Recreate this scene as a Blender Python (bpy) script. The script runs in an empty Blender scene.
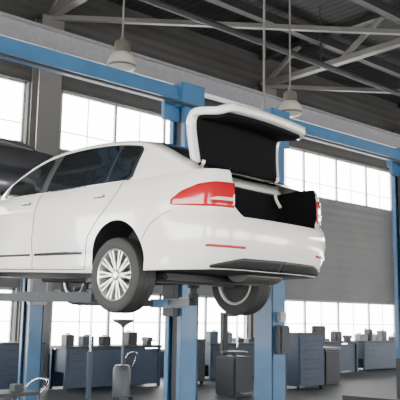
import bpy, bmesh, math, numpy as np
from mathutils import Vector, Matrix
def rot(yaw,pitch,roll):
    d=np.array([math.cos(yaw)*math.cos(pitch),math.sin(yaw)*math.cos(pitch),math.sin(pitch)])
    r=np.array([math.sin(yaw),-math.cos(yaw),0.]); u=np.cross(r,d)
    return np.array([r*math.cos(roll)+u*math.sin(roll),-r*math.sin(roll)+u*math.cos(roll),d])
Rm=rot(-.716,.1616,.01625);CP=(-5.296,4.479,1.60)
cd=bpy.data.cameras.new("camera");co=bpy.data.objects.new("camera",cd);bpy.context.collection.objects.link(co)
cd.sensor_width=36;cd.lens=716.5/400*36;cd.clip_end=200
co.matrix_world=Matrix(((Rm[0][0],Rm[1][0],-Rm[2][0],CP[0]),(Rm[0][1],Rm[1][1],-Rm[2][1],CP[1]),(Rm[0][2],Rm[1][2],-Rm[2][2],CP[2]),(0,0,0,1)));bpy.context.scene.camera=co

# ---- helpers
def mat(name,col,rough=.5,metal=0.,coat=0.,emit=None,es=1.,noise=0.,nscale=8.,wave=None,spec=.5):
    m=bpy.data.materials.new(name);m.use_nodes=True;nt=m.node_tree;b=nt.nodes["Principled BSDF"]
    b.inputs["Base Color"].default_value=(*col,1);b.inputs["Roughness"].default_value=rough;b.inputs["Metallic"].default_value=metal
    b.inputs["Coat Weight"].default_value=coat;b.inputs["Specular IOR Level"].default_value=spec
    if emit: b.inputs["Emission Color"].default_value=(*emit,1);b.inputs["Emission Strength"].default_value=es
    tc=nt.nodes.new("ShaderNodeTexCoord")
    if noise>0:
        n=nt.nodes.new("ShaderNodeTexNoise");n.inputs["Scale"].default_value=nscale;n.inputs["Detail"].default_value=5
        nt.links.new(tc.outputs["Object"],n.inputs["Vector"])
        r=nt.nodes.new("ShaderNodeValToRGB");r.color_ramp.elements[0].position=.3;r.color_ramp.elements[1].position=.7
        r.color_ramp.elements[0].color=(*[c*(1-noise) for c in col],1);r.color_ramp.elements[1].color=(*[min(1,c*(1+noise)) for c in col],1)
        nt.links.new(n.outputs["Fac"],r.inputs["Fac"]);nt.links.new(r.outputs["Color"],b.inputs["Base Color"])
    if wave:
        w=nt.nodes.new("ShaderNodeTexWave");w.bands_direction=wave[0];w.inputs["Scale"].default_value=wave[1]
        nt.links.new(tc.outputs["Object"],w.inputs["Vector"]);bp=nt.nodes.new("ShaderNodeBump");bp.inputs["Distance"].default_value=wave[2];bp.inputs["Strength"].default_value=1
        nt.links.new(w.outputs["Fac"],bp.inputs["Height"]);nt.links.new(bp.outputs["Normal"],b.inputs["Normal"])
    return m
WHITE=mat("white_paint",(.82,.80,.745),.2,0,.8)
SILVER=mat("grey_paint",(.06,.06,.065),.3,.5,.6)
BLACK=mat("black_plastic",(.015,.015,.017),.55)
TRIM=mat("dark_trim",(.006,.006,.007),.95,spec=.1)
GLASS=mat("tinted_glass",(.012,.014,.016),.06)
CHROME=mat("chrome",(.7,.7,.72),.15,1.)
ALLOY=mat("alloy",(.62,.62,.60),.3,.7)
RUBBER=mat("rubber",(.02,.02,.02),.7)
RED=mat("tail_red",(.42,.010,.018),.12,0,.8)
CLEAR=mat("tail_clear",(.75,.6,.6),.1,0,.8)
STEEL=mat("exhaust_steel",(.15,.14,.13),.5,.6)
DISC=mat("brake_disc_steel",(.2,.2,.2),.4,.9)
BLUE=mat("lift_blue",(.03,.115,.235),.45,0,.1,noise=.12,nscale=3)
BLUE2=mat("cabinet_blue",(.022,.045,.085),.5,noise=.1,nscale=4)
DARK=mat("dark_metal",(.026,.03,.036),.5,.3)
GREY=mat("grey_metal",(.14,.15,.17),.5,.3,noise=.1)
PALE=mat("pale_steel",(.32,.32,.34),.5,.1,noise=.08)
CONC=mat("concrete",(.035,.038,.046),.55,noise=.2,nscale=1.5)
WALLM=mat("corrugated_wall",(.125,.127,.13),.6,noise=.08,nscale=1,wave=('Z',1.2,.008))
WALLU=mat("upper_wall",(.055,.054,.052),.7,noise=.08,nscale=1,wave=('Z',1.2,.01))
WALLD=mat("wall_blue_grey",(.045,.06,.085),.7,noise=.1,nscale=1)
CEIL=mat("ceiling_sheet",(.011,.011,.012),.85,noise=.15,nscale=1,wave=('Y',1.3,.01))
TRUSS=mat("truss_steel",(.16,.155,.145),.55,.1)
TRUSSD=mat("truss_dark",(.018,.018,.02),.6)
FRAME=mat("window_frame",(.36,.36,.37),.5)
ORG=mat("dull_red",(.15,.04,.03),.5)
def empty(name,loc=(0,0,0)):
    e=bpy.data.objects.new(name,None);bpy.context.collection.objects.link(e);e.location=loc;return e
def mk(name,V,F,m,parent=None,smooth=True,ang=35,mi=None):
    me=bpy.data.meshes.new(name);me.from_pydata([tuple(map(float,v)) for v in V],[],F)
    for a in (m if isinstance(m,list) else [m]): me.materials.append(a)
    if mi: 
        for f,k in zip(me.polygons,mi): f.material_index=k
    bm=bmesh.new();bm.from_mesh(me);bmesh.ops.remove_doubles(bm,verts=bm.verts,dist=1e-5);bmesh.ops.recalc_face_normals(bm,faces=bm.faces);bm.to_mesh(me);bm.free()
    if smooth: me.shade_smooth(); me.set_sharp_from_angle(angle=math.radians(ang))
    o=bpy.data.objects.new(name,me);bpy.context.collection.objects.link(o)
    if parent: o.parent=parent
    return o
def box(name,c,s,m,parent=None,bev=0.,R=None):
    bm=bmesh.new();bmesh.ops.create_cube(bm,size=1)
    bmesh.ops.scale(bm,vec=s,verts=bm.verts)
    if bev>0: bmesh.ops.bevel(bm,geom=bm.edges[:],offset=bev,segments=2,affect='EDGES')
    if R is not None: bmesh.ops.rotate(bm,cent=(0,0,0),matrix=R,verts=bm.verts)
    bmesh.ops.translate(bm,vec=c,verts=bm.verts)
    me=bpy.data.meshes.new(name);bm.to_mesh(me);bm.free();me.materials.append(m)
    o=bpy.data.objects.new(name,me);bpy.context.collection.objects.link(o)
    if parent:o.parent=parent
    return o
def bar(name,a,b,w,h,m,parent=None):
    a=Vector(a);b=Vector(b);d=b-a;R=d.to_track_quat('X','Z').to_matrix()
    return box(name,(a+b)/2,(d.length,w,h),m,parent,0,R)
def tube(name,P,r,m,parent=None,seg=8,cyc=False):
    cu=bpy.data.curves.new(name,'CURVE');cu.dimensions='3D';sp=cu.splines.new('POLY');sp.points.add(len(P)-1)
    for a,b in zip(sp.points,P): a.co=(*b,1)
    sp.use_cyclic_u=cyc;cu.bevel_depth=r;cu.bevel_resolution=max(1,seg//4);cu.use_fill_caps=True
    o=bpy.data.objects.new(name,cu);bpy.context.collection.objects.link(o);cu.materials.append(m)
    if parent:o.parent=parent
    return o
def lathe(name,prof,m,parent=None,n=48,axis='Y',loc=None,mi=None):
    V=[];F=[];M=[]
    for i in range(n):
        a=2*math.pi*i/n
        for r,h in prof:
            V.append((r*math.cos(a),h,r*math.sin(a)) if axis=='Y' else (r*math.cos(a),r*math.sin(a),h))
    k=len(prof)
    for i in range(n):
        j=(i+1)%n
        for q in range(k-1): F.append((i*k+q,i*k+q+1,j*k+q+1,j*k+q));M.append(mi[q] if mi else 0)
    o=mk(name,V,F,m,parent,mi=M)
    if loc: o.location=loc
    return o
def lin(tab,x):
    t=sorted(tab);return float(np.interp(x,[a for a,b in t],[b for a,b in t]))
def sst(x,a,b):
    t=min(1,max(0,(x-a)/(b-a)));return t*t*(3-2*t)
def catmull(C,n=12):
    C=np.array(C,float);C=np.vstack([2*C[0]-C[1],C,2*C[-1]-C[-2]]);o=[]
    for i in range(1,len(C)-2):
        for k in range(n):
            t=k/n;a,b,c,d=C[i-1:i+3]
            o.append(.5*((2*b)+(c-a)*t+(2*a-5*b+4*c-d)*t*t+(3*b-a-3*c+d)*t**3))
    o.append(C[-2]);return np.array(o)
# ---- car (X forward, Y left, origin on the ground under the rear axle)
def build_car(car,PAINT,droop,A):
    plan=catmull([(-1.18,0),(-1.175,.25),(-1.15,.5),(-1.10,.68),(-1.02,.80),(-.88,.86),(-.62,.893),(-.3,.905),(0,.91),(.5,.91),(1.3,.91),(2.2,.905),(2.76,.895),(3.1,.87),(3.35,.80),(3.5,.68),(3.6,.5),(3.66,.25),(3.68,0)])
    ar=np.concatenate([[0],np.cumsum(np.linalg.norm(np.diff(plan,axis=0),axis=1))]);Ltot=ar[-1]
    def P2(s): return np.array([np.interp(s,ar,plan[:,0]),np.interp(s,ar,plan[:,1])])
    def N2(s):
        a=P2(max(0,s-.02));b=P2(min(Ltot,s+.02));t=(b-a)/np.linalg.norm(b-a)
        if s<.01: t=np.array([0,1.])
        if s>Ltot-.01: t=np.array([0,-1.])
        return np.array([-t[1],t[0]])
    ztop=lambda x: lin([(3.7,.62),(3.4,.78),(3,.90),(2.4,.985),(2,1.0),(1,1.02),(0,1.045),(-.5,1.065),(-.9,1.085),(-1.18,1.085)],x)
    zbot=lambda x: lin([(-1.18,.275),(-.4,.25),(.4,.22),(3.7,.22)],x)
    SI=[(.18,.08),(.24,.04),(.29,.03),(.36,.03),(.45,.015),(.55,.0),(.72,0),(.80,.003),(.845,.01),(.87,.022),(.92,.036),(.96,.055),(1.0,.085)]
    RI=[(.2,.17),(.25,.12),(.30,.07),(.36,.04),(.44,.015),(.52,.0),(.61,.0),(.66,.01),(.69,.035),(.72,.055),(.85,.06),(.93,.07),(.97,.08),(1.0,.10)]
    def inset(x,z):
        zt=ztop(x);zn=z if z<.6 else .6+(z-.6)*.4/max(.05,zt-.6)
        w=1-sst(x,-1.02,-.5);return (1-w)*lin(SI,zn)+w*lin(RI,zn)
    def L(s,z,off=0.,side=1):
        p=P2(s)-N2(s)*(inset(P2(s)[0],z)-off);return (p[0],side*p[1],z)
    N=130;R=26
    ss=[Ltot*(i/(N-1)) for i in range(N)]
    cols=[]
    for i,s in enumerate(ss):
        x=P2(s)[0];zb,zt=zbot(x),ztop(x)
        cols.append([L(s,zb+(zt-zb)*k/(R-1)) for k in range(R)])
    for c in cols[0],cols[-1]:
        for k in range(R): c[k]=(c[k][0],0,c[k][2])
    loop=cols+[[(a,-b,c) for a,b,c in cols[i]] for i in range(N-2,0,-1)]
    n=len(loop);V=[v for c in loop for v in c];F=[]
    for i in range(n):
        j=(i+1)%n
        for k in range(R-1): F.append((i*R+k,j*R+k,j*R+k+1,i*R+k+1))
    mi=[0]*len(F)
    for k,mm in ((0,1),(R-1,0)):
        for i in range(N-1):
            a,b=i,i+1;a2,b2=(n-i)%n,n-i-1
            f=list(dict.fromkeys([a*R+k,b*R+k,(b2%n)*R+k,a2*R+k]))
            F.append(tuple(f));mi.append(mm)
    body=mk("body",V,F,[PAINT,BLACK],car,mi=mi)
    cut=[]
    for wx in (0,2.76):
        for sd in (1,-1):
            bpy.ops.mesh.primitive_cylinder_add(vertices=64,radius=.35,depth=.5,location=(wx,sd*.80,.335),rotation=(math.pi/2,0,0))
            cut.append(bpy.context.object)
    if A>0:
        V=[];pr=[(.50,.705),(.585,.80),(.60,1.3)]
        sec=[(y,z) for y,z in pr]+[(-y,z) for y,z in pr[::-1]]
        for x in (-1.5,-.60): V+=[(x,y,z) for y,z in sec]
        F=[tuple(range(5,-1,-1)),tuple(range(6,12))]+[(i,(i+1)%6,6+(i+1)%6,6+i) for i in range(6)]
        cut.append(mk("c",V,F,TRIM,None,False))
    for c in cut:
        if not c.data.materials: c.data.materials.append(BLACK)
        md=body.modifiers.new("b",'BOOLEAN');md.object=c;md.operation='DIFFERENCE';md.solver='EXACT'
        try: md.material_mode='TRANSFER'
        except Exception: pass
    # booleans are evaluated with everything at the origin
    dg=bpy.context.evaluated_depsgraph_get();me=bpy.data.meshes.new_from_object(body.evaluated_get(dg))
    body.modifiers.clear();body.data=me;me.shade_smooth();me.set_sharp_from_angle(angle=math.radians(32))
    for c in cut: bpy.data.objects.remove(c)
    zroof=catmull([(-.92,1.08),(-.78,1.13),(-.5,1.275),(-.15,1.435),(.2,1.51),(.6,1.545),(1.0,1.547),(1.35,1.515),(1.65,1.43),(2.0,1.245),(2.35,1.03),(2.45,.99)])
    zr=lambda x: float(np.interp(x,zroof[:,0],zroof[:,1]))
    hwb=lambda x: lin([(-.95,.68),(-.5,.765),(0,.812),(.5,.825),(1.5,.825),(2,.81),(2.4,.74)],x)
    def ze(x): return max(zr(x)-.085,ztop(x)-.03)
    def gy(x,z):
        t=max(0,z-ztop(x));return hwb(x)-.30*t-.42*t*t
    V=[];F=[];NS=70;K=10;C=12
    for i in range(NS):
        x=-.92+3.37*i/(NS-1);zb=ztop(x)-.04;e=ze(x);h=max(.012,zr(x)-e);half=[]
        for k in range(K): z=zb+(e-zb)*k/K;half.append((gy(x,z),z))
        ye=gy(x,e)
        for k in range(C+1):
            a=math.pi/2*k/C;half.append((ye*max(0,math.cos(a))**(2/3.2),e+h*math.sin(a)**(2/3.2)))
        V+=[(x,y,z) for y,z in half]+[(x,-y,z) for y,z in half[-2::-1]]
    m=2*(K+C+1)-1
    for i in range(NS-1):
        for k in range(m-1): F.append((i*m+k,(i+1)*m+k,(i+1)*m+k+1,i*m+k+1))
    mk("roof_and_pillars",V,F,PAINT,car,ang=60)
    def gpatch(name,xa,xb,za,zb2,off,mt,sd,nx=40,nz=8):
        V=[];F=[]
        for i in range(nx+1):
            x=xa+(xb-xa)*i/nx
            lo=ztop(x)+za;hi=max(lo+.002,ze(x)+zb2)
            if x-xa<.05: 
                q=(1-(x-xa)/.05)**2*.03;lo+=q;hi-=q*1.5
            for k in range(nz+1):
                z=lo+(hi-lo)*k/nz;V.append((x,sd*(gy(x,z)+off),z))
        for i in range(nx):
            for k in range(nz): F.append((i*(nz+1)+k,(i+1)*(nz+1)+k,(i+1)*(nz+1)+k+1,i*(nz+1)+k+1))
        return mk(name,V,F,mt,car)
    for sd in (1,-1):
        t="l" if sd>0 else "r"
        gpatch("window_seal_"+t,-.06,2.1,.004,.012,.003,BLACK,sd)
        gpatch("quarter_glass_"+t,-.02,.27,.02,-.004,.007,GLASS,sd,10)
        gpatch("rear_door_glass_"+t,.31,1.24,.02,-.004,.007,GLASS,sd,20)
        gpatch("front_door_glass_"+t,1.36,2.0,.02,-.004,.007,GLASS,sd,20)
        tube("belt_chrome_"+t,[(x,sd*(gy(x,ztop(x)+.006)+.008),ztop(x)+.006) for x in np.linspace(-.06,2.1,30)],.005,CHROME,car)
        def Y(x,z): return np.interp(x,plan[:100,0],plan[:100,1])-inset(x,z)
        def seam(nm,pl,r=.004,mt=BLACK,off=0.):
            pl=catmull(pl,6);tube(nm+t,[(x,sd*(Y(x,z)+off),z) for x,z in pl],r,mt,car)
        seam("door_gap_front_",[(1.32,.245),(1.32,.4),(1.31,.6),(1.30,.8),(1.30,1.01)])
        seam("door_gap_rear_",[(.46,.25),(.44,.42),(.40,.55),(.27,.70),(.12,.84),(.05,.95),(.03,1.035)])
        seam("sill_gap_",[(.46,.25),(.9,.245),(1.32,.245),(2.3,.245)])
        seam("fender_gap_",[(2.38,.26),(2.38,.5),(2.36,.8),(2.25,.95)])
        seam("bumper_gap_",[(-.33,.50),(-.42,.62),(-.55,.70),(-.66,.74)],.003)
        seam("rear_door_molding_",[(.50,.40),(.9,.395),(1.28,.39)],.012,BLACK,-.002)
        seam("front_door_molding_",[(1.36,.39),(1.8,.385),(2.3,.38)],.012,BLACK,-.002)
        seam("rear_door_molding_chrome_",[(.50,.412),(.9,.407),(1.28,.402)],.005,CHROME,.004)
        for hx,nm in ((.30,"rear"),(1.50,"front")):
            z=.92;seam(nm+"_door_handle_",[(hx-.08,z),(hx-.05,z+.004),(hx+.05,z+.004),(hx+.10,z)],.013,PAINT,.028)
            seam(nm+"_handle_chrome_",[(hx-.07,z-.012),(hx+.09,z-.012)],.004,CHROME,.036)
            seam(nm+"_handle_recess_",[(hx-.08,z-.01),(hx+.08,z-.01)],.02,BLACK,-.014)
        bpy.ops.mesh.primitive_uv_sphere_add(segments=24,ring_count=14,location=(2.05,sd*.99,1.03));o=bpy.context.object;o.scale=(.07,.12,.08);o.name="mirror_"+t;o.data.materials.append(PAINT);o.parent=car
        def lpatch(nm,s0,s1,flo,fhi,off,mt,n=24,k=8):
            V=[];F=[]
            for i in range(n+1):
                s=s0+(s1-s0)*i/n;lo,hi=flo(i/n),fhi(i/n)
                for q in range(k+1): V.append(L(s,lo+(hi-lo)*q/k,off,sd))
            for i in range(n):
                for q in range(k): F.append((i*(k+1)+q,(i+1)*(k+1)+q,(i+1)*(k+1)+q+1,i*(k+1)+q+1))
            o=mk(nm+t,V,F,mt,car);md=o.modifiers.new("s",'SOLIDIFY');md.thickness=.012;md.offset=0;return o
        hi=lambda u: lin([(0,.975),(.3,.975),(.6,.955),(.85,.90),(1,.83)],u)
        lo=lambda u: lin([(0,.77),(.5,.77),(1,.785)],u)
        lpatch("taillight_",.60,1.22,lo,hi,.006,RED)
        lpatch("taillight_lens_",.62,.84,lambda u:.825,lambda u:lin([(0,.852),(.7,.85),(1,.835)],u),.013,CLEAR,12,4)
        lpatch("reflector_",.50,.86,lambda u:.445,lambda u:.465,.004,RED,12,3)
        lpatch("diffuser_",0.,.82,lambda u:.285,lambda u:lin([(0,.375),(.6,.37),(1,.30)],u),.006,BLACK,20,4)
    V=[];F=[]
    for i in range(13):
        x=-.78+.68*i/12
        for k in range(13):
            y=-1+k/6;ye=(gy(x,ze(x)))*.86;h=zr(x)-ze(x)
            V.append((x,y*ye,ze(x)+h*(1-abs(y*.86)**3.2)**(1/3.2)+.006))
    for i in range(12):
        for k in range(12): F.append((i*13+k,(i+1)*13+k,(i+1)*13+k+1,i*13+k+1))
    mk("rear_glass",V,F,GLASS,car)
    prof=catmull([(-.60,1.08),(-.75,1.10),(-.94,1.11),(-1.08,1.105),(-1.17,1.08),(-1.21,1.03),(-1.205,.96),(-1.18,.86),(-1.165,.79),(-1.17,.66)],4)
    hx,hz=-.62,1.075;n=len(prof)
    def lidgrid(off,mg,mt,nm,thick):
        V=[];F=[];K=20;i0=2 if mg>0 else 0;i1=n-(2 if mg>0 else 0)
        for i in range(i0,i1):
            a=prof[max(0,i-1)];b=prof[min(n-1,i+1)];t=(b-a)/np.linalg.norm(b-a);nn=np.array([-t[1],t[0]])
            u=i/(n-1);w=lin([(0,.57),(.35,.62),(.6,.62),(.85,.61),(.95,.57),(1,.51)],u)-mg
            for k in range(K+1):
                y=-w+2*w*k/K;q=(y/.6)**2
                x=prof[i][0]+nn[0]*off+.035*q*sst(u,.3,.6);z=prof[i][1]+nn[1]*off-.02*q*(1-u*.5)
                dx,dz=x-hx,z-hz
                V.append((hx+dx*math.cos(A)+dz*math.sin(A),y,hz-dx*math.sin(A)+dz*math.cos(A)))
        for i in range(i1-i0-1):
            for k in range(K): F.append((i*(K+1)+k,(i+1)*(K+1)+k,(i+1)*(K+1)+k+1,i*(K+1)+k+1))
        o=mk(nm,V,F,mt,car);md=o.modifiers.new("s",'SOLIDIFY');md.thickness=thick;md.offset=0;return o
    if A>0:
        lidgrid(0,0,PAINT,"boot_lid",.06)
        lidgrid(.042,.065,TRIM,"boot_lid_trim",.03)
        for sd in (1,-1):
            tube("lid_hinge_%d"%sd,catmull([(-.70,sd*.52,.93),(-.64,sd*.52,1.02),(-.63,sd*.52,1.12),(-.66,sd*.52,1.22)],5),.016,PAINT,car)
    box("floor_pan",(1.3,0,.21),(3.4,1.3,.06),BLACK,car,.02)
    box("rear_subframe",(0,0,.20),(.35,1.1,.08),BLACK,car,.03)
    o=lathe("silencer",[(0,-.25),(.09,-.25),(.10,-.23),(.10,.23),(.09,.25),(0,.25)],STEEL,car,24);o.location=(-.60,-.30,.26);o.scale=(1.4,1,.7)
    tube("exhaust_pipe",[(-.55,-.3,.24),(.0,-.2,.2),(.5,0,.17),(2.4,0,.17)],.03,BLACK,car)
    wz=.33-droop
    for wx in (0,2.76):
        tube("axle_%d"%wx,[(wx,-.7,wz),(wx,-.3,.22),(wx,.3,.22),(wx,.7,wz)],.03,BLACK,car)
        for sd in (1,-1):
            tube("strut",[(wx,sd*.62,wz),(wx,sd*.58,.6)],.03,BLACK,car)
            w=empty("wheel_%d_%d"%(wx,sd),(wx,sd*.80,wz));w.parent=car
            if sd<0: w.rotation_euler=(0,0,math.pi)
            lathe("tyre",[(.222,-.10),(.26,-.113),(.30,-.112),(.322,-.098),(.330,-.07),(.330,-.03),(.322,-.026),(.330,-.022),(.330,.022),(.322,.026),(.330,.03),(.330,.07),(.322,.098),(.30,.112),(.26,.113),(.222,.10)],RUBBER,w,64)
            lathe("rim",[(.20,-.10),(.225,-.105),(.225,-.09),(.20,-.07),(.195,.0),(.205,.07),(.215,.098),(.226,.104),(.230,.098),(.224,.09)],ALLOY,w,64)
            lathe("brake_disc",[(0,-.02),(.15,-.02),(.15,.0),(0,.0)],DISC,w,32)
            lathe("back",[(0,-.06),(.20,-.06)],BLACK,w,32)
            lathe("hub_cap",[(0,.088),(.03,.087),(.036,.08),(.05,.07),(.062,.06),(.062,.02)],ALLOY,w,32)
            V=[];F=[]
            for k in range(10):
                for da in (-.085,.085):
                    a0=2*math.pi*k/10;b=len(V)
                    p0=np.array([math.cos(a0+da*.8),math.sin(a0+da*.8)])*.05;p1=np.array([math.cos(a0+da*1.25),math.sin(a0+da*1.25)])*.218
                    t=(p1-p0)/np.linalg.norm(p1-p0);nn=np.array([-t[1],t[0]])
                    for pp,wd,y0,y1 in ((p0,.009,.04,.078),((p0+p1)/2,.008,.05,.086),(p1,.011,.06,.096)):
                        for sg,yy in ((-1,y0),(-1,y1),(1,y1),(1,y0)):
                            q=pp+nn*wd*sg;V.append((q[0],yy,q[1]))
                    for s_ in range(2):
                        for e in range(4): F.append((b+s_*4+e,b+s_*4+(e+1)%4,b+s_*4+4+(e+1)%4,b+s_*4+4+e))
                    F.append((b,b+1,b+2,b+3));F.append((b+8,b+9,b+10,b+11))
            mk("spokes",V,F,ALLOY,w,False)
car=empty("car");build_car(car,WHITE,.124,math.radians(97))
car.location=(0,.03,1.62+.124);car.rotation_euler=(0,-.03875,.08896)
car2=empty("car");build_car(car2,SILVER,.1,0)
car2.location=(5.6,-.35,3.0)
# ---- building
XW=10.2;YR=-27.;YL=7.;XB=-12.;ZC=10.
box("floor",((XW+XB)/2,(YR+YL)/2,-.05),(XW-XB+.6,YL-YR+.6,.1),CONC)
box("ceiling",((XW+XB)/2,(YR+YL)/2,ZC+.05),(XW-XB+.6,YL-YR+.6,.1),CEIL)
def wall_with_windows(name,axis,pos,a0,a1,cols,rows,mat_hi):
    W=empty(name)
    def b(nm,u0,u1,z0,z1,m,th=.3):
        c=(u0+u1)/2;s=abs(u1-u0)
        if axis=='X': return box(nm,(pos,c,(z0+z1)/2),(th,s,z1-z0),m,W)
        return box(nm,(c,pos,(z0+z1)/2),(s,th,z1-z0),m,W)
    zs=[0]+[z for r in rows for z in r]+[ZC]
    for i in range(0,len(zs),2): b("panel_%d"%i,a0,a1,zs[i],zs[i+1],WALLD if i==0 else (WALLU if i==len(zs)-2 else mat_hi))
    for i,(c0,c1) in enumerate(cols):
        for r in rows: b("pier_%d"%i,c0,c1,r[0],r[1],mat_hi)
    return W
piersX=[(YR,-19.0),(-11.9,-11.1),(-4.3,-3.4),(3.6,4.2),(6.6,YL)]
ROWS=[(.66,2.2),(5.66,7.22)]
wall_with_windows("wall_far",'X',XW+.15,YR,YL,piersX,ROWS,WALLM)
wall_with_windows("wall_near",'X',XB-.15,YR,YL,[(YR,-18),(-10,-8.5),(-3,-1.5),(5.5,YL)],[(.8,3.6)],WALLM)  # unseen wall behind the camera; openings added and sized to set interior brightness
wall_with_windows("wall_left",'Y',YL+.15,XB,XW,[(XB,-9.5),(-4.5,-2.8),(3.4,5),(9.0,XW)],[(1.2,4.0)],WALLM)  # out of view; window openings made up to control daylight on the car
wall_with_windows("wall_right",'Y',YR-.15,XB,XW,[(XB,-11),(-4,-3),(3,4),(9.6,XW)],ROWS,WALLM)
wn=0
for (y0,y1) in ((-18.98,-11.92),(-11.08,-4.32),(-3.38,3.58)):
    for z0,z1 in ROWS:
        wn+=1;W=empty("window_%d"%wn)
        for z in (z0+.03,z1-.03): box("rail",(XW+.1,(y0+y1)/2,z),(.06,y1-y0,.06),FRAME,W)
        k=round((y1-y0)/1.75)
        for i in range(k+1):
            y=y0+.04+(y1-y0-.08)*i/k;box("mullion",(XW+.1,y,(z0+z1)/2),(.06,.07,z1-z0),FRAME,W)
            if i<k: box("glazing_bar",(XW+.12,y+(y1-y0)/k/2,(z0+z1)/2),(.02,.022,z1-z0),FRAME,W)
        box("mid_bar",(XW+.12,(y0+y1)/2,z0+(z1-z0)*(.5 if z0<3 else .33)),(.02,y1-y0,.022),FRAME,W)
for i,y in enumerate((4.0,-3.75,-11.5,-19.3)):
    C=empty("steel_column")
    box("web",(XW-.22,y,4.44),(.36,.08,8.86),TRUSS,C);box("flange_in",(XW-.40,y,4.44),(.05,.6,8.86),TRUSS,C);box("flange_out",(XW-.04,y,4.44),(.05,.6,8.86),TRUSS,C)
G=empty("crane_runway_beam")
box("web",(XW-.6,(YR+YL)/2,8.15),(.06,YL-YR-.1,.5),PALE,G);box("top",(XW-.6,(YR+YL)/2,8.4),(.34,YL-YR-.1,.05),PALE,G);box("bottom",(XW-.6,(YR+YL)/2,7.9),(.34,YL-YR-.1,.05),PALE,G)
P=empty("ceiling_pipe");tube("run",[(6.5,YL-.1,8.35),(6.5,YR+.1,8.35)],.08,TRUSSD,P)
for y in (2,-4,-10,-16,-22): tube("hanger",[(6.5,y,8.35),(6.5,y,ZC)],.02,TRUSSD,P)
for y in (4.0,-3.75,-11.5,-19.3):
    T=empty("roof_truss")
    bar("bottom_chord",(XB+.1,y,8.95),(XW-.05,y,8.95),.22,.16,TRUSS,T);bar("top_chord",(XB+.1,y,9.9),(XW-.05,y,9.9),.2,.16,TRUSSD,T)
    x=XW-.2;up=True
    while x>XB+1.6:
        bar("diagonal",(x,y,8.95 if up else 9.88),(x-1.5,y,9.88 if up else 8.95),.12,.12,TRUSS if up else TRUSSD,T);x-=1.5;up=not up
for i,x in enumerate(np.arange(-10,10,2.5)):
    Q=empty("roof_purlin");bar("web",(x,YR+.1,9.7),(x,YL-.1,9.7),.1,.28,TRUSSD,Q);bar("flange",(x,YR+.1,9.55),(x,YL-.1,9.55),.22,.03,TRUSSD,Q)
B=empty("roof_bracing")
for y0 in (-3.75,-11.5):
    bar("brace",(9.8,y0,8.85),(4.,y0-7.6,8.85),.12,.12,TRUSS,B)
    bar("brace2",(4.,y0,8.85),(-2.,y0-7.6,8.85),.12,.12,TRUSSD,B)
    bar("tie",(4.,y0,8.85),(4.,y0-7.6,8.85),.10,.10,TRUSSD,B)
# ---- two-post lifts
def lift_post(par,y,sg,nm,X=1.9,H=4.5):
    E=empty(nm,(X,y,0));E.parent=par
    box("base_plate",(0,0,.015),(.5,.5,.03),BLUE,E)
    box("back",(0,-sg*.13,H/2),(.34,.03,H),BLUE,E,.004)
    for s in (1,-1):
        box("side",(s*.155,0,H/2),(.03,.28,H),BLUE,E,.004);box("lip",(s*.12,sg*.13,H/2),(.07,.025,H),BLUE,E,.004)
        tube("bolt",[(s*.21,.2,.03),(s*.21,.2,.07)],.015,GREY,E)
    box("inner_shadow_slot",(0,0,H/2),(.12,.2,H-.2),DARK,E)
    if H>4.2: box("head",(0,sg*.03,4.5),(.40,.40,.32),BLUE,E,.01);box("gusset",(0,sg*.26,4.28),(.06,.26,.25),BLUE,E)
    return E
def beam(par,y0,y1):
    bar("cross_beam",(1.9,y0,4.52),(1.9,y1,4.52),.24,.17,BLUE,par)
    bar("beam_lip",(1.77,y0,4.44),(1.77,y1,4.44),.02,.06,BLUE,par)
    bar("shutoff_bar",(1.66,y0,4.34),(1.66,y1,4.34),.03,.03,DARK,par)
def carriage(par,X,y,sg,z,pads,ms):
    box("carriage",(X,y+sg*.13,z+.19),(.24,.20,.7),DARK,par,.01)
    box("carriage_head",(X,y+sg*.26,z),(.45,.20,.11),ms[0],par,.01)
    for tx,ty in pads:
        s0=Vector((X+(.15 if tx>X else -.15),y+sg*.3,z))
        bar("arm",s0,(tx,ty,z),.10,.08,DARK,par)
        a=s0+Vector((0,0,.01));b=Vector((tx,ty,z+.01));c=a.lerp(b,.5);bar("arm_extension",c,b,.07,.09,ms[1],par)
        lathe("pad",[(0,0),(.06,0),(.06,.04),(.04,.05),(.04,.10),(.07,.11),(.07,.15),(0,.15)],DARK,par,20,'Z',(tx,ty,z+.04))
LA=empty("two_post_lift")
lift_post(LA,1.95,-1,"post_left");lift_post(LA,-1.50,1,"post_right");beam(LA,1.95,-1.5)
carriage(LA,1.9,1.95,-1,1.76,[(.62,.68),(2.75,.81)],(DARK,DARK))
carriage(LA,1.9,-1.5,1,1.76,[(.62,-.60),(2.75,-.47)],(BLUE,GREY))
LB=empty("two_post_lift")
lift_post(LB,-3.15,-1,"post_left");lift_post(LB,-6.66,1,"post_right");beam(LB,-3.15,-6.66)
for y,sg in ((-3.15,-1),(-6.66,1)):
    box("carriage",(1.9,y+sg*.13,.6),(.24,.20,.7),DARK,LB,.01)
    for tx in (.9,2.9): bar("arm",(1.9,y+sg*.3,.22),(tx,y+sg*.55,.22),.12,.10,DARK,LB)
box("power_unit",(1.66,-3.15,1.30),(.14,.20,.4),DARK,LB,.02);box("switch_box",(1.68,-3.15,1.62),(.08,.12,.14),PALE,LB,.01)
tube("conduit",[(1.9,-3.02,4.6),(1.9,-3.02,9.9)],.018,TRUSS,LB)
LC=empty("two_post_lift")
lift_post(LC,-2.05,1,"post_right",6.9,4.0);lift_post(LC,1.35,-1,"post_left",6.9,4.0)
bar("floor_plate",(6.9,-2.05,.02),(6.9,1.35,.02),.4,.03,DARK,LC)
carriage(LC,6.9,-2.05,1,3.06,[(6.2,-1.0),(7.9,-1.0)],(BLUE,DARK));carriage(LC,6.9,1.35,-1,3.06,[(6.2,.3),(7.9,.3)],(BLUE,DARK))
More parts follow.
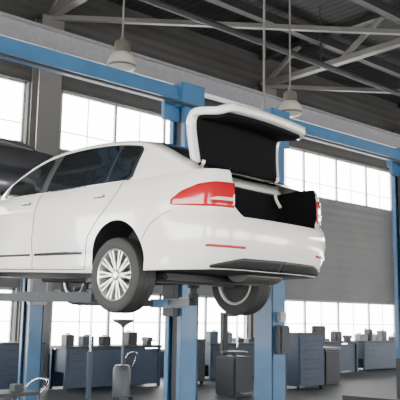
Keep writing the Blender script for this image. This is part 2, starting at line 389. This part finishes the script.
box("control_box",(6.66,-2.0,2.1),(.14,.36,.66),PALE,LC,.02);box("control_panel",(6.585,-2.0,2.15),(.02,.26,.42),GREY,LC,.004)
# ---- pendant high-bay lamps
LENS=mat("lamp_lens",(.42,.40,.35),.3,0,.3);HOUS=mat("lamp_housing",(.16,.15,.13),.4,.5)
for x,y in ((2.2,-.64),(2.1,-3.83),(2.1,-12.)):
    E=empty("pendant_lamp",(x,y,4.82))
    lathe("housing",[(0,.40),(.035,.40),(.04,.36),(.09,.35),(.105,.32),(.105,.20),(.12,.185)],HOUS,E,32,'Z')
    lathe("reflector",[(.11,.19),(.15,.15),(.18,.09),(.192,.03),(.192,0),(.186,0),(.178,.03),(.155,.09),(.12,.15),(0,.17)],LENS,E,40,'Z')
    lathe("lamp_lens",[(.182,.012),(.16,-.02),(.1,-.045),(0,-.055)],LENS,E,32,'Z')
    lathe("rim",[(.186,.02),(.20,.015),(.20,-.008),(.186,-.01)],HOUS,E,40,'Z')
    tube("suspension_rod",[(0,0,.40),(0,0,ZC-4.82)],.014,TRUSS,E)
    tube("hook",[(0.02*math.cos(a),0,.43+.03*math.sin(a)) for a in np.linspace(0,6.28,14)],.008,HOUS,E)
# ---- workshop equipment
def cabinet(nm,x,y,w,d,h,m,rows=5):
    E=empty(nm,(x,y,0));box("carcass",(0,0,h/2+.04),(d,w,h-.08),m,E,.01);box("top",(0,0,h),(d+.04,w+.04,.04),DARK,E,.01)
    for i in range(rows):
        z=.12+(h-.2)*(i+.5)/rows;box("drawer",(-d/2-.01,0,z),(.02,w-.06,(h-.2)/rows-.03),m,E,.004);box("handle",(-d/2-.035,0,z+.03),(.02,w*.6,.015),DARK,E)
    for a in (1,-1):
        for b in (1,-1): lathe("castor",[(0,-.02),(.04,-.02),(.04,.02),(0,.02)],RUBBER,E,16,'Y',(a*(d/2-.06),b*(w/2-.06),.04))
    return E
def bench(nm,x,y,w,seed):
    E=empty(nm,(x,y,0));box("top",(0,0,.9),(.7,w,.06),DARK,E,.005)
    for a in (.3,-.3):
        for b in (w/2-.05,-w/2+.05): box("leg",(a,b,.435),(.06,.06,.87),BLUE2,E)
    box("back_panel",(.28,0,.45),(.02,w-.1,.8),BLUE2,E);box("front_panel",(-.28,0,.45),(.02,w-.1,.8),BLUE2,E)
    box("drawer_unit",(-.02,w/2-.35,.62),(.6,.5,.5),BLUE2,E,.01)
    for i in range(3): box("pull",(-.335,w/2-.35,.48+.15*i),(.02,.3,.02),DARK,E)
    box("vise_base",(-.15,-w/2+.3,.97),(.2,.14,.08),DARK,E,.01);box("vise_jaw",(-.15,-w/2+.3,1.06),(.3,.12,.1),DARK,E,.01);tube("vise_bar",[(-.35,-w/2+.15,1.04),(-.35,-w/2+.45,1.04)],.012,CHROME,E)
    rg=np.random.RandomState(seed);yy=-w/2+.6
    while yy<w/2-.25:
        ww=rg.uniform(.14,.4);hh=rg.uniform(.08,.38);m_=[DARK,GREY,BLUE2,DARK][rg.randint(4)]
        box("toolbox",(rg.uniform(-.1,.15),yy+ww/2,.93+hh/2),(.25,ww,hh),m_,E,.015);box("toolbox_handle",(0,yy+ww/2,.95+hh),(.03,ww*.5,.03),DARK,E)
        yy+=ww+rg.uniform(.08,.45)
    return E
cabinet("tool_cabinet",8.6,-2.6,1.1,.5,1.0,BLUE2)
bench("workbench",8.6,-4.9,2.6,1)
cabinet("tool_cabinet",8.2,-6.9,.8,.5,1.05,DARK)
bench("workbench",8.9,-9.3,2.6,2)
bench("workbench",8.9,-12.6,3.2,3);bench("workbench",8.9,-16.2,3.4,4)
cabinet("tool_cabinet",6.0,-8.6,.9,.55,1.25,BLUE2)
E=empty("tyre_changer",(5.8,-6.2,0));box("body",(0,0,.4),(.6,.55,.8),DARK,E,.03);lathe("turntable",[(0,.8),(.05,.8),(.05,.86),(.28,.87),(.28,.9),(0,.9)],DARK,E,32,'Z')
box("column",(.32,0,.95),(.12,.14,1.5),DARK,E,.01);bar("swing_arm",(.32,0,1.65),(-.1,0,1.65),.07,.07,DARK,E);tube("tool_bar",[(-.08,0,1.8),(-.08,0,.98)],.025,CHROME,E);box("pedal",(-.35,0,.08),(.15,.3,.03),GREY,E)
E=empty("wheel_balancer",(6.6,-10.1,0));box("cabinet",(0,0,.42),(.6,.6,.84),DARK,E,.04);box("tray",(0,0,.87),(.62,.62,.05),GREY,E,.01);box("display",(.15,0,1.25),(.12,.45,.35),DARK,E,.02);box("display_post",(.15,0,.97),(.06,.06,.24),GREY,E)
lathe("mounted_wheel",[(.1,-.09),(.22,-.1),(.3,-.1),(.32,-.07),(.32,.07),(.3,.1),(.22,.1),(.1,.09)],RUBBER,E,32,'Y',(0,.5,.75));tube("shaft",[(0,.25,.75),(0,.6,.75)],.02,CHROME,E)
TANK=mat("drain_tank",(.04,.05,.07),.4)
for x,y,h in ((6.1,-3.55,1.5),):
    E=empty("oil_drainer",(x,y,0));lathe("tank",[(0,.1),(.17,.1),(.17,.6),(.13,.68),(0,.68)],TANK,E,28,'Z');tube("column",[(0,0,.68),(0,0,h-.1)],.022,GREY,E)
    lathe("funnel",[(.03,h-.12),(.06,h-.08),(.2,h),(.21,h+.03),(.19,h+.02),(.04,h-.07)],GREY,E,32,'Z')
    for a in range(3): lathe("castor",[(0,-.02),(.05,-.02),(.05,.02),(0,.02)],RUBBER,E,16,'Y',(.18*math.cos(a*2.1),.18*math.sin(a*2.1),.05))
    tube("handle",catmull([(-.17,-.1,.6),(-.32,-.1,.9),(-.32,.1,.9),(-.17,.1,.6)],6),.012,CHROME,E)
E=empty("transmission_jack",(5.9,-2.7,0))
for a in range(4): bar("foot",(0,0,.08),(.35*math.cos(a*1.57+.78),.35*math.sin(a*1.57+.78),.05),.06,.05,BLUE2,E)
tube("cylinder",[(0,0,.08),(0,0,.95)],.05,BLUE2,E);tube("ram",[(0,0,.95),(0,0,1.9)],.022,CHROME,E);box("saddle",(0,0,1.92),(.2,.2,.04),DARK,E,.005)
E=empty("tool_trolley",(2.7,.45,0))
for z in (.2,.5,.68): box("tray",(0,0,z),(.45,.6,.04),DARK,E,.01)
for a in (.2,-.2):
    for b in (.27,-.27): tube("upright",[(a,b,.05),(a,b,.70)],.012,GREY,E);lathe("castor",[(0,-.015),(.045,-.015),(.045,.015),(0,.015)],RUBBER,E,16,'Y',(a,b,.045))
tube("handle",catmull([(-.2,-.27,.66),(-.2,-.37,.76),(-.1,-.44,.82),(.1,-.44,.82),(.2,-.37,.76),(.2,-.27,.66)],6),.014,CHROME,E)
box("tool_tin",(0,-.1,.74),(.15,.12,.08),DARK,E,.01)
# ---- light
w=bpy.data.worlds.new("overcast_sky");bpy.context.scene.world=w;w.use_nodes=True;bg=w.node_tree.nodes["Background"];bg.inputs[0].default_value=(1.,.985,.95,1);bg.inputs[1].default_value=16
